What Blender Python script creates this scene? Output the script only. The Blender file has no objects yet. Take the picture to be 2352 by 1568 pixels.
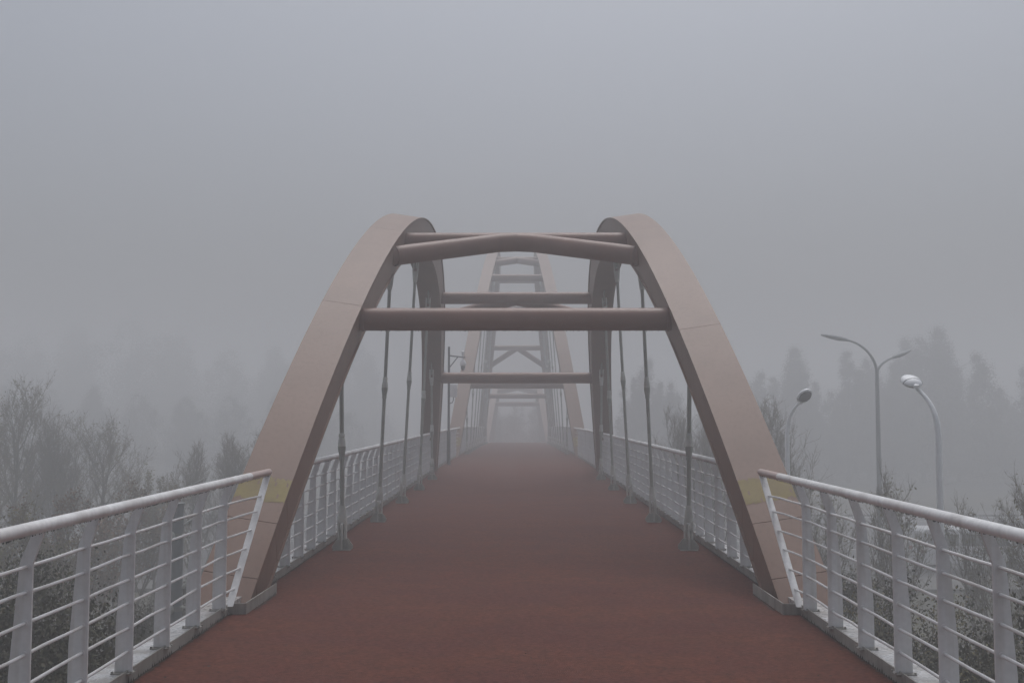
import bpy, math, random
from math import sin, cos, pi, radians, atan, sqrt
from mathutils import Vector, Matrix, Euler

# ------------------------------------------------------------------ camera, sky, sun, exposure
sc = bpy.context.scene
COL = sc.collection
EYE = 1.7
F_PX, CX, CY, HZ, VX = 2500.0, 1176.0, 784.0, 948.0, 1189.0     # photograph measured at 2352 x 1568
cam_d = bpy.data.cameras.new('camera')
cam = bpy.data.objects.new('camera', cam_d)
COL.objects.link(cam)
cam_d.sensor_width = 36.0
cam_d.lens = 36.0 * F_PX / 2352.0
cam_d.clip_start = 0.05
cam_d.clip_end = 3000.0
CAMX = 0.03
cam.location = (CAMX, 0.0, EYE)
cam.rotation_euler = (radians(90) + atan((HZ - CY) / F_PX), 0.0, atan((VX - CX) / F_PX))
sc.camera = cam

SUN_EL, SUN_AZ = radians(69), radians(14)          # high and ahead of the camera, behind the overcast
world = bpy.data.worlds.new('World')
sc.world = world
world.use_nodes = True
wn = world.node_tree
wn.nodes.clear()
w_out = wn.nodes.new('ShaderNodeOutputWorld')
w_bg = wn.nodes.new('ShaderNodeBackground')
w_sky = wn.nodes.new('ShaderNodeTexSky')
w_sky.sky_type = 'NISHITA'
w_sky.sun_disc = False
w_sky.sun_elevation = SUN_EL
w_sky.sun_rotation = SUN_AZ
w_sky.air_density = 1.0
w_sky.dust_density = 10.0
w_hs = wn.nodes.new('ShaderNodeHueSaturation')       # overcast: the blue of the clear sky is washed out
w_hs.inputs['Saturation'].default_value = 0.5
wn.links.new(w_sky.outputs[0], w_hs.inputs['Color'])
w_tint = wn.nodes.new('ShaderNodeMix')
w_tint.data_type = 'RGBA'; w_tint.blend_type = 'MULTIPLY'
w_tint.inputs['Factor'].default_value = 1.0
w_tint.inputs['B'].default_value = (0.930, 0.987, 1.070, 1)      # even grey-blue cast of the cloud cover
wn.links.new(w_hs.outputs[0], w_tint.inputs['A'])
wn.links.new(w_tint.outputs['Result'], w_bg.inputs['Color'])
w_bg.inputs["Strength"].default_value = 0.15
wn.links.new(w_bg.outputs[0], w_out.inputs['Surface'])

sun_d = bpy.data.lights.new('sun', 'SUN')
sun_d.energy = 0.5
sun_d.angle = radians(45)
sun_d.color = (1.0, 0.985, 0.96)
sun = bpy.data.objects.new('sun', sun_d)
COL.objects.link(sun)
sdir = Vector((sin(SUN_AZ) * cos(SUN_EL), cos(SUN_AZ) * cos(SUN_EL), sin(SUN_EL)))
sun.rotation_euler = (-sdir).to_track_quat('-Z', 'Y').to_euler()

vs = sc.view_settings
vs.view_transform = 'Standard'
vs.look = 'None'
vs.exposure = -0.52
vs.gamma = 1.0
vs.use_curve_mapping = False
HAZE_DENSITY = 0.0148
HAZE_COLOR = (0.79, 0.797, 0.808)

cy = sc.cycles
cy.use_denoising = True
cy.max_bounces = 8
cy.diffuse_bounces = 3
cy.glossy_bounces = 2
cy.volume_bounces = 4
cy.transparent_max_bounces = 8
cy.sample_clamp_indirect = 4.0
cy.caustics_reflective = False
cy.caustics_refractive = False

R = random.Random(7)
GROUND = -5.5

# ------------------------------------------------------------------ helpers
def deck_z(d):
    return 0.0 if d < 28 else -0.00019 * (d - 28) ** 2

def at(px, d):
    """world x of a photograph column at distance d"""
    return CAMX + (px - VX) * d / F_PX

def top_z(py, d):
    return EYE + (HZ - py) * d / F_PX

class MB:
    def __init__(self):
        self.v, self.f, self.m = [], [], []
    def add(self, verts, faces, mi=0):
        o = len(self.v)
        self.v.extend([tuple(p) for p in verts])
        for q in faces:
            self.f.append(tuple(i + o for i in q)); self.m.append(mi)
    def box(self, c, s, rot=None, mi=0):
        hx, hy, hz = s[0] / 2, s[1] / 2, s[2] / 2
        P = [Vector((x, y, z)) for x in (-hx, hx) for y in (-hy, hy) for z in (-hz, hz)]
        if rot is not None:
            P = [rot @ p for p in P]
        self.add([p + Vector(c) for p in P], [(0, 1, 3, 2), (4, 6, 7, 5), (0, 4, 5, 1), (2, 3, 7, 6), (0, 2, 6, 4), (1, 5, 7, 3)], mi)
    def prism(self, poly, a, b, mi=0):
        """poly: list of 2D (x,z) points, extruded in y from a to b"""
        n = len(poly)
        V = [(p[0], a, p[1]) for p in poly] + [(p[0], b, p[1]) for p in poly]
        F = [tuple(range(n)), tuple(range(2 * n - 1, n - 1, -1))]
        F += [(i, n + i, n + (i + 1) % n, (i + 1) % n) for i in range(n)]
        self.add(V, F, mi)
    def tube(self, pts, rad, n=8, cap=True, mi=0):
        pts = [Vector(p) for p in pts]
        if not hasattr(rad, '__len__'):
            rad = [rad] * len(pts)
        V = []
        t0 = (pts[1] - pts[0]).normalized()
        up = Vector((0, 0, 1)) if abs(t0.z) < 0.9 else Vector((1, 0, 0))
        a = t0.cross(up).normalized()
        for i, p in enumerate(pts):
            if i == 0: t = pts[1] - pts[0]
            elif i == len(pts) - 1: t = pts[-1] - pts[-2]
            else: t = pts[i + 1] - pts[i - 1]
            t.normalize()
            a = (a - t * a.dot(t)).normalized()
            b = t.cross(a)
            for k in range(n):
                w = 2 * pi * k / n
                V.append(p + (a * cos(w) + b * sin(w)) * rad[i])
        Fs = []
        for i in range(len(pts) - 1):
            for k in range(n):
                k2 = (k + 1) % n
                Fs.append((i * n + k, i * n + k2, (i + 1) * n + k2, (i + 1) * n + k))
        if cap:
            Fs.append(tuple(range(n - 1, -1, -1)))
            Fs.append(tuple((len(pts) - 1) * n + k for k in range(n)))
        self.add(V, Fs, mi)
    def lathe(self, prof, n=16, M=None, mi=0):
        """prof: list of (r, z)"""
        V = []
        for r, z in prof:
            for k in range(n):
                w = 2 * pi * k / n
                p = Vector((r * cos(w), r * sin(w), z))
                V.append(M @ p if M is not None else p)
        Fs = []
        for i in range(len(prof) - 1):
            for k in range(n):
                k2 = (k + 1) % n
                Fs.append((i * n + k, i * n + k2, (i + 1) * n + k2, (i + 1) * n + k))
        Fs.append(tuple(range(n - 1, -1, -1)))
        Fs.append(tuple((len(prof) - 1) * n + k for k in range(n)))
        self.add(V, Fs, mi)
    def mesh(self, name, mats, smooth=False, angle=None):
        me = bpy.data.meshes.new(name)
        me.from_pydata(self.v, [], self.f)
        if not isinstance(mats, (list, tuple)):
            mats = [mats]
        for m in mats:
            me.materials.append(m)
        if len(mats) > 1:
            me.polygons.foreach_set('material_index', self.m)
        if smooth:
            me.shade_smooth() if angle is None else me.shade_smooth()
            if angle is not None:
                try: me.set_sharp_from_angle(angle=angle)
                except Exception: pass
        me.update()
        return me
    def build(self, name, mats, parent=None, smooth=False, angle=radians(35), loc=(0, 0, 0)):
        return link(name, self.mesh(name, mats, smooth, angle), parent, loc)

def link(name, data, parent=None, loc=(0, 0, 0), rot=None):
    o = bpy.data.objects.new(name, data)
    COL.objects.link(o)
    o.location = loc
    if rot: o.rotation_euler = rot
    if parent is not None: o.parent = parent
    return o

def tag(o, label=None, cat=None, group=None, kind=None):
    if label: o['label'] = label
    if cat: o['category'] = cat
    if group: o['group'] = group
    if kind: o['kind'] = kind
    return o

def empty(name, loc=(0, 0, 0), rot=None, parent=None):
    o = link(name, None, parent, loc, rot)
    o.empty_display_size = 0.2
    return o

def bevel(o, w, seg=2):
    m = o.modifiers.new('bevel', 'BEVEL'); m.width = w; m.segments = seg; m.limit_method = 'ANGLE'; m.angle_limit = radians(40)
    return o

# ------------------------------------------------------------------ materials
def mat(name, base, rough=0.6, var=0.25, scale=4.0, second=None, second_scale=1.2, second_amt=0.0, streak=0.0, streak_col=(0.05, 0.04, 0.03),
        bump=0.0, bump_scale=60.0, spec=0.5, stretch=(1, 1, 1), metallic=0.0, rvar=0.0, grain=0.0, grain_scale=90.0, detail=7):
    m = bpy.data.materials.new(name)
    m.use_nodes = True
    nt = m.node_tree; N = nt.nodes; L = nt.links
    p = N['Principled BSDF']
    p.inputs['Roughness'].default_value = rough
    p.inputs['Metallic'].default_value = metallic
    p.inputs['Specular IOR Level'].default_value = spec
    tc = N.new('ShaderNodeTexCoord')
    mp = N.new('ShaderNodeMapping'); mp.inputs['Scale'].default_value = stretch
    oi = N.new('ShaderNodeObjectInfo')
    mo = N.new('ShaderNodeMath'); mo.operation = 'MULTIPLY'; mo.inputs[1].default_value = 37.0
    L.new(oi.outputs['Random'], mo.inputs[0])
    va = N.new('ShaderNodeVectorMath'); va.operation = 'ADD'
    L.new(tc.outputs['Object'], va.inputs[0]); L.new(mo.outputs[0], va.inputs[1])
    L.new(va.outputs[0], mp.inputs['Vector'])
    n1 = N.new('ShaderNodeTexNoise'); n1.inputs['Scale'].default_value = scale; n1.inputs['Detail'].default_value = detail; n1.inputs['Roughness'].default_value = 0.62
    L.new(mp.outputs[0], n1.inputs['Vector'])
    r1 = N.new('ShaderNodeValToRGB')
    lo = [c * (1 - var) for c in base]; hi = [min(1, c * (1 + var)) for c in base]
    r1.color_ramp.elements[0].color = (*lo, 1); r1.color_ramp.elements[0].position = 0.3
    r1.color_ramp.elements[1].color = (*hi, 1); r1.color_ramp.elements[1].position = 0.7
    L.new(n1.outputs['Fac'], r1.inputs['Fac'])
    col = r1.outputs['Color']
    if second is not None:
        n2 = N.new('ShaderNodeTexNoise'); n2.inputs['Scale'].default_value = second_scale; n2.inputs['Detail'].default_value = 5
        L.new(mp.outputs[0], n2.inputs['Vector'])
        rr = N.new('ShaderNodeMapRange'); rr.inputs[1].default_value = 0.42; rr.inputs[2].default_value = 0.66; rr.inputs[4].default_value = second_amt
        L.new(n2.outputs['Fac'], rr.inputs[0])
        mx = N.new('ShaderNodeMix'); mx.data_type = 'RGBA'
        L.new(rr.outputs[0], mx.inputs['Factor']); L.new(col, mx.inputs['A']); mx.inputs['B'].default_value = (*second, 1)
        col = mx.outputs['Result']
    if streak > 0:
        ms = N.new('ShaderNodeMapping'); ms.inputs['Scale'].default_value = (22, 22, 1.1)
        L.new(va.outputs[0], ms.inputs['Vector'])
        n3 = N.new('ShaderNodeTexNoise'); n3.inputs['Scale'].default_value = 1.0; n3.inputs['Detail'].default_value = 4
        L.new(ms.outputs[0], n3.inputs['Vector'])
        rs = N.new('ShaderNodeMapRange'); rs.inputs[1].default_value = 0.49; rs.inputs[2].default_value = 0.68; rs.inputs[4].default_value = streak
        L.new(n3.outputs['Fac'], rs.inputs[0])
        mx = N.new('ShaderNodeMix'); mx.data_type = 'RGBA'
        L.new(rs.outputs[0], mx.inputs['Factor']); L.new(col, mx.inputs['A']); mx.inputs['B'].default_value = (*streak_col, 1)
        col = mx.outputs['Result']
    if grain > 0:
        ng = N.new('ShaderNodeTexNoise'); ng.inputs['Scale'].default_value = grain_scale; ng.inputs['Detail'].default_value = 3
        L.new(mp.outputs[0], ng.inputs['Vector'])
        rg = N.new('ShaderNodeMapRange'); rg.inputs[1].default_value = 0.3; rg.inputs[2].default_value = 0.7
        rg.inputs[3].default_value = 1 - grain; rg.inputs[4].default_value = 1 + grain
        L.new(ng.outputs['Fac'], rg.inputs[0])
        mg = N.new('ShaderNodeMix'); mg.data_type = 'RGBA'; mg.blend_type = 'MULTIPLY'; mg.inputs['Factor'].default_value = 1.0
        L.new(col, mg.inputs['A']); L.new(rg.outputs[0], mg.inputs['B'])
        col = mg.outputs['Result']
    L.new(col, p.inputs['Base Color'])
    if rvar > 0:
        rv = N.new('ShaderNodeMapRange'); rv.inputs[1].default_value = 0.35; rv.inputs[2].default_value = 0.65
        rv.inputs[3].default_value = max(0.05, rough - rvar); rv.inputs[4].default_value = min(1, rough + rvar)
        L.new(n1.outputs['Fac'], rv.inputs[0]); L.new(rv.outputs[0], p.inputs['Roughness'])
    if bump > 0:
        nb = N.new('ShaderNodeTexNoise'); nb.inputs['Scale'].default_value = bump_scale; nb.inputs['Detail'].default_value = 4
        L.new(tc.outputs['Object'], nb.inputs['Vector'])
        b = N.new('ShaderNodeBump'); b.inputs['Strength'].default_value = bump; b.inputs['Distance'].default_value = 0.01
        L.new(nb.outputs['Fac'], b.inputs['Height']); L.new(b.outputs[0], p.inputs['Normal'])
    return m

M = {}
M['arch'] = mat('arch_paint', (0.216, 0.132, 0.097), 0.5, 0.09, 1.6, (0.240, 0.147, 0.108), 0.7, 0.7, streak=0.28, streak_col=(0.140, 0.086, 0.064), detail=2.5)
M['arch_core'] = mat('arch_joint_backing', (0.17, 0.11, 0.082), 0.8, 0.2)
M['beam'] = mat('beam_paint', (0.220, 0.116, 0.086), 0.45, 0.12, 2.0, (0.186, 0.104, 0.078), 1.5, 0.5, detail=3)
M['yellow'] = mat('yellow_band_paint', (0.265, 0.205, 0.066), 0.6, 0.16, 6.0, (0.225, 0.166, 0.080), 4.0, 0.6, streak=0.35, streak_col=(0.19, 0.14, 0.06))
M['deck'] = mat('red_deck_coating', (0.109, 0.0395, 0.0265), 0.86, 0.26, 6.0, (0.094, 0.034, 0.027), 1.5, 0.85, bump=0.5, bump_scale=120, spec=0.08, stretch=(0.75, 1.1, 1), rvar=0.06, grain=0.35, grain_scale=42)
M['white'] = mat('white_rail_paint', (0.70, 0.702, 0.706), 0.42, 0.06, 5.0, (0.60, 0.597, 0.592), 2.5, 0.5, streak=0.22, streak_col=(0.32, 0.26, 0.20), grain=0.05, grain_scale=30)
M['rail'] = mat('handrail_paint', (0.76, 0.76, 0.755), 0.36, 0.08, 7.0, (0.50, 0.475, 0.46), 3.0, 0.6, grain=0.08, grain_scale=25)
M['railpink'] = mat('handrail_end_paint', (0.44, 0.345, 0.32), 0.4, 0.06, 7.0)
M['rod'] = mat('rod_paint', (0.68, 0.68, 0.68), 0.42, 0.08, 9.0, (0.45, 0.42, 0.38), 5.0, 0.5)
M['kerb'] = mat('kerb_steel', (0.30, 0.29, 0.265), 0.55, 0.14, 5.0, (0.20, 0.19, 0.165), 3.0, 0.7, streak=0.3, streak_col=(0.08, 0.07, 0.05))
M['ledge'] = mat('wet_white_ledge', (0.50, 0.50, 0.50), 0.3, 0.16, 14.0, (0.22, 0.20, 0.17), 7.0, 0.75, rvar=0.18)
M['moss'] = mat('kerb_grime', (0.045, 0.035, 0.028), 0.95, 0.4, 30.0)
M['girder'] = mat('girder_paint', (0.36, 0.26, 0.23), 0.55, 0.1, 2.0, streak=0.3)
M['steel'] = mat('hanger_steel', (0.34, 0.35, 0.315), 0.5, 0.12, 9.0, (0.25, 0.25, 0.225), 5.0, 0.6, streak=0.2, streak_col=(0.10, 0.085, 0.06))
M['steel2'] = mat('galvanised_socket', (0.56, 0.57, 0.53), 0.45, 0.14, 12.0, (0.30, 0.30, 0.27), 6.0, 0.6)
M['pole'] = mat('grey_pole_paint', (0.07, 0.073, 0.08), 0.5, 0.1, 6.0)
M['lampwhite'] = mat('lamp_paint', (0.93, 0.94, 0.95), 0.35, 0.05, 6.0)
M['lens'] = mat('lamp_lens', (0.09, 0.09, 0.09), 0.25, 0.05, 6.0)
M['lampgrey'] = mat('street_lamp_paint', (0.22, 0.235, 0.24), 0.45, 0.06, 6.0)
M['plastic'] = mat('white_plastic', (0.85, 0.85, 0.85), 0.4, 0.03, 6.0)
M['black'] = mat('black_plastic', (0.02, 0.02, 0.022), 0.35, 0.1, 6.0)
M['concrete'] = mat('concrete', (0.26, 0.255, 0.245), 0.85, 0.15, 3.0, (0.16, 0.155, 0.14), 1.0, 0.6, streak=0.3, bump=0.3, bump_scale=40)
M['bark'] = mat('bark', (0.110, 0.095, 0.072), 0.9, 0.3, 14.0)
M['twig'] = mat('twig', (0.130, 0.105, 0.066), 0.9, 0.25, 8.0)
M['olive'] = mat('olive_leaf', (0.150, 0.135, 0.040), 0.7, 0.35, 2.0, (0.150, 0.105, 0.035), 1.0, 0.7)
M['orange'] = mat('rust_leaf', (0.18, 0.085, 0.028), 0.7, 0.35, 2.0, (0.10, 0.085, 0.03), 1.2, 0.7)
M['ever'] = mat('evergreen_leaf', (0.046, 0.046, 0.018), 0.75, 0.20, 3.0, (0.062, 0.054, 0.020), 1.4, 0.6)
M['conifer'] = mat('brown_conifer_leaf', (0.085, 0.070, 0.052), 0.8, 0.30, 0.8, (0.070, 0.072, 0.050), 0.5, 0.7)
M['hazy'] = mat('far_foliage', (0.065, 0.066, 0.042), 0.8, 0.35, 0.8, (0.06, 0.05, 0.03), 0.5, 0.7)
M['ground'] = mat('ground_soil_grass', (0.052, 0.050, 0.030), 0.95, 0.45, 0.6, (0.085, 0.07, 0.045), 0.12, 0.7, bump=0.6, bump_scale=12)
M['road'] = mat('asphalt', (0.06, 0.06, 0.062), 0.75, 0.2, 1.0, (0.045, 0.045, 0.048), 0.2, 0.6)
M['pave'] = mat('pavement', (0.12, 0.117, 0.11), 0.85, 0.15, 2.0)
M['mark'] = mat('road_paint', (0.62, 0.62, 0.60), 0.7, 0.15, 3.0)
M['van'] = mat('van_paint', (0.68, 0.69, 0.70), 0.3, 0.03, 2.0)
M['carp'] = mat('car_paint', (0.33, 0.34, 0.36), 0.28, 0.03, 2.0, metallic=0.3)
M['glass'] = mat('car_glass', (0.03, 0.035, 0.04), 0.12, 0.05, 2.0)
M['tyre'] = mat('tyre', (0.02, 0.02, 0.02), 0.85, 0.2, 9.0)
M['rim'] = mat('rim', (0.35, 0.35, 0.36), 0.35, 0.05, 9.0, metallic=0.6)
M['red'] = mat('red_lens', (0.32, 0.02, 0.018), 0.3, 0.05, 5.0)

# ------------------------------------------------------------------ ground, road, haze
def sheet(name, x0, x1, y0, y1, z, m, nx=1, ny=1, parent=None):
    b = MB()
    V = [(x0 + (x1 - x0) * i / nx, y0 + (y1 - y0) * j / ny, z) for j in range(ny + 1) for i in range(nx + 1)]
    Fs = [(j * (nx + 1) + i, j * (nx + 1) + i + 1, (j + 1) * (nx + 1) + i + 1, (j + 1) * (nx + 1) + i) for j in range(ny) for i in range(nx)]
    b.add(V, Fs)
    return b.build(name, m, parent)

tag(sheet('ground', -400, 400, -200, 600, GROUND, M['ground'], 4, 4), kind='structure')
ROAD0, ROAD1 = 47.5, 76.5
tag(sheet('road', -395, 395, ROAD0, ROAD1, GROUND + 0.03, M['road'], 4, 1), kind='structure')
for y0, y1 in ((ROAD0 - 3.2, ROAD0), (ROAD1, ROAD1 + 3.2)):
    b = MB(); b.box((0, (y0 + y1) / 2, GROUND + 0.03), (780, y1 - y0, 0.24))
    pv = tag(b.build('pavement', M['pave']), kind='structure')
mk = MB()
for y in (ROAD0 + 0.5, 61.6, 62.4, ROAD1 - 0.5):
    mk.box((0, y, GROUND + 0.034), (780, 0.15, 0.006))
for y in (51.0, 54.5, 58, 66, 69.5, 73):
    for k in range(-20, 21):
        mk.box((k * 9.0, y, GROUND + 0.034), (4.0, 0.13, 0.006))
tag(mk.build('road_markings', M['mark']), kind='structure')

# ------------------------------------------------------------------ bridge walkway: deck, kerbs, ledges, girder
KX = 2.42
def strip(prof, ys, zf, mi_cycle=None):
    """closed profile list of (x, dz) swept along y"""
    b = MB(); n = len(prof)
    V = [(x, y, zf(y) + z) for y in ys for x, z in prof]
    Fs = []
    for j in range(len(ys) - 1):
        for i in range(n):
            i2 = (i + 1) % n
            Fs.append((j * n + i, j * n + i2, (j + 1) * n + i2, (j + 1) * n + i))
    Fs.append(tuple(range(n))); Fs.append(tuple((len(ys) - 1) * n + i for i in range(n - 1, -1, -1)))
    b.add(V, Fs)
    return b
def yrange(a, c, step=2.0):
    n = max(1, int(round((c - a) / step)))
    return [a + (c - a) * i / n for i in range(n + 1)]

DECK_Y = yrange(-8, 150, 1.0)
walk = strip([(-KX, 0), (KX, 0), (KX, -0.12), (-KX, -0.12)], DECK_Y, deck_z).build('walkway', M['deck'])
tag(walk, kind='structure')
strip([(-1.9, -0.13), (1.9, -0.13), (1.5, -0.85), (-1.5, -0.85)], DECK_Y, deck_z).build('girder', M['girder'], walk)
for s in (-1, 1):
    strip([(s * (KX + 0.012), 0.070), (s * 2.63, 0.066), (s * 2.63, -0.32), (s * (KX + 0.012), -0.32)], DECK_Y, deck_z).build('edge_ledge', M['ledge'], walk)
    def plate(pts, h0=-0.02, h1=0.088, th=0.011):
        b = MB()
        for (x0, y0), (x1, y1) in zip(pts[:-1], pts[1:]):
            dx, dy = x1 - x0, y1 - y0; l = sqrt(dx * dx + dy * dy)
            nx_, ny_ = -dy / l * th / 2, dx / l * th / 2
            V = []
            for z0, z1, q in ((h0, h1, 0),):
                for (x, y) in ((x0, y0), (x1, y1)):
                    for sg in (-1, 1):
                        for z in (z0, z1):
                            V.append((x + sg * nx_, y + sg * ny_, deck_z(y) + z))
            b.add(V, [(0, 1, 3, 2), (4, 6, 7, 5), (0, 4, 5, 1), (2, 3, 7, 6), (1, 5, 7, 3), (0, 2, 6, 4)])
        return b
    segs = [(-8, 9.335), (10.3, 32.0), (33.2, 43.2), (45.0, 79.0), (81.5, 91.5)]
    for a, c in segs:
        ys = yrange(a, c, 3.0)
        plate([(s * (KX + 0.005), y) for y in ys]).build('kerb_plate', M['kerb'], walk)
    # the upstand that steps in round the foot of the near arch
    plate([(s * (KX + 0.005), 9.335), (s * 2.275, 9.345)], h1=0.092).build('foot_upstand', M['kerb'], walk)
    plate([(s * 2.275, 9.345), (s * 2.255, 10.42)], h1=0.095).build('foot_upstand', M['kerb'], walk)
    # ragged grime where the coating meets the kerb
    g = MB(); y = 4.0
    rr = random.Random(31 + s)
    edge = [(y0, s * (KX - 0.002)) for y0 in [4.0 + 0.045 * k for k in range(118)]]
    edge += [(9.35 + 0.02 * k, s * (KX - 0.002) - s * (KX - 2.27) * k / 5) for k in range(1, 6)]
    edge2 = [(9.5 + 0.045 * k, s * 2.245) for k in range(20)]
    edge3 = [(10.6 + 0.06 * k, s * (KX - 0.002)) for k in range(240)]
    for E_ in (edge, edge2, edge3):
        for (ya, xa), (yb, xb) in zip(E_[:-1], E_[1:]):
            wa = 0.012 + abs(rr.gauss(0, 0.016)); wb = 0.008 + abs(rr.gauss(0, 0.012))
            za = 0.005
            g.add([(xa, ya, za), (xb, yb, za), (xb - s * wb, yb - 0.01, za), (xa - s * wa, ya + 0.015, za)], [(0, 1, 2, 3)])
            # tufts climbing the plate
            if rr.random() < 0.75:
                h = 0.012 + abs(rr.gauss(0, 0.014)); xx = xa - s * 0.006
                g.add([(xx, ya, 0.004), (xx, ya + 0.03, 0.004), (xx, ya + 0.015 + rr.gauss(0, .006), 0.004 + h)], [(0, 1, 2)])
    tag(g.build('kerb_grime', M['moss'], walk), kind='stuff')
lt = MB(); rr = random.Random(77)
for k in range(90):
    y = 4.5 + 14 * rr.random() ** 1.5; x = rr.choice((-1, 1)) * (2.35 * (1 - rr.random() ** 1.8)); s_ = rr.uniform(.006, .022); az = rr.random() * 6.28
    a_ = Vector((cos(az), sin(az), rr.gauss(0, .12))) * s_; b_ = Vector((-sin(az), cos(az), rr.gauss(0, .2))) * s_ * rr.uniform(.25, .6); c_ = Vector((x, y, 0.012))
    lt.add([c_ - a_, c_ + b_ + Vector((0, 0, .003)), c_ + a_, c_ - b_], [(0, 1, 2, 3)])
tag(lt.build('leaf_litter', M['moss'], walk), kind='stuff')
# piers under the arch feet
for yc in (5.6, 36.6, 40.5, 83.5, 88.0):
    b = MB()
    b.prism([(-3.9, GROUND - 0.3), (3.9, GROUND - 0.3), (3.6, -3.6), (2.4, -1.0 + deck_z(yc)), (-2.4, -1.0 + deck_z(yc)), (-3.6, -3.6)], yc - 0.8, yc + 0.8)
    b.build('pier', M['concrete'], walk)

# ------------------------------------------------------------------ arches
def rib_pt(A, d, su, sn, s):
    """point on the rib: su lateral offset (m, + outward), sn normal offset (m, + up), s side"""
    u = (d - A['dc']) / A['L']
    h = A['H'] * (1 - abs(u) ** A['p'])
    sl = -A['H'] * A['p'] * abs(u) ** (A['p'] - 1) / A['L'] * (1 if u > 0 else -1)
    k = sqrt(1 + sl * sl)
    dd = d - sl / k * sn
    hh = h + sn / k
    a = atan(A['lean'])
    x = A['b'] - sin(a) * hh + cos(a) * su
    return Vector((s * x, dd, A['z0'] + cos(a) * hh + sin(a) * su))

def rib_section(A):
    w, t = A['w'] / 2, A['t'] / 2
    o, k = 0.022, 0.022
    return [(-w, t), (w, t), (w, t - k), (w - o, t - k), (w - o, -t + k), (w, -t + k), (w, -t), (-w, -t), (-w, -t + k), (-w + o, -t + k), (-w + o, t - k), (-w, t - k)]

def rib_mesh(A, s, d0, d1, sec):
    n = max(3, int((d1 - d0) / 0.35))
    b = MB(); m = len(sec); V = []
    for j in range(n + 1):
        d = d0 + (d1 - d0) * j / n
        for su, sn in sec:
            V.append(rib_pt(A, d, su, sn, s))
    Fs = []
    for j in range(n):
        for i in range(m):
            i2 = (i + 1) % m
            Fs.append((j * m + i, j * m + i2, (j + 1) * m + i2, (j + 1) * m + i))
    Fs += [tuple(range(m)), tuple(n * m + i for i in range(m - 1, -1, -1))]
    b.add(V, Fs)
    return b

ARCH = [
    dict(dc=21.127, L=11.0, H=5.081, b=2.607, lean=0.146, w=0.50, t=0.567, p=2.139, z0=0.0),
    dict(dc=61.94, L=18.09, H=10.54, b=2.607, lean=0.129, w=0.53, t=0.62, p=2.0, z0=0.0),
    dict(dc=103.2, L=11.0, H=5.081, b=2.607, lean=0.146, w=0.50, t=0.567, p=2.139, z0=-0.35),
]
def d_for_py(A, py, near=True):
    best = None
    for k in range(0, 2000):
        d = A['dc'] - A['L'] * 1.05 + k * A['L'] * 1.0 / 2000
        P = rib_pt(A, d, -A['w'] / 2, A['t'] / 2, 1)
        th = atan((HZ - CY) / F_PX)
        dy, dz = P.y, P.z - EYE
        zf = dy * cos(th) + dz * sin(th); up = -dy * sin(th) + dz * cos(th)
        y = CY - F_PX * up / zf
        if best is None or abs(y - py) < best[0]: best = (abs(y - py), d)
    return best[1]

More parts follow.
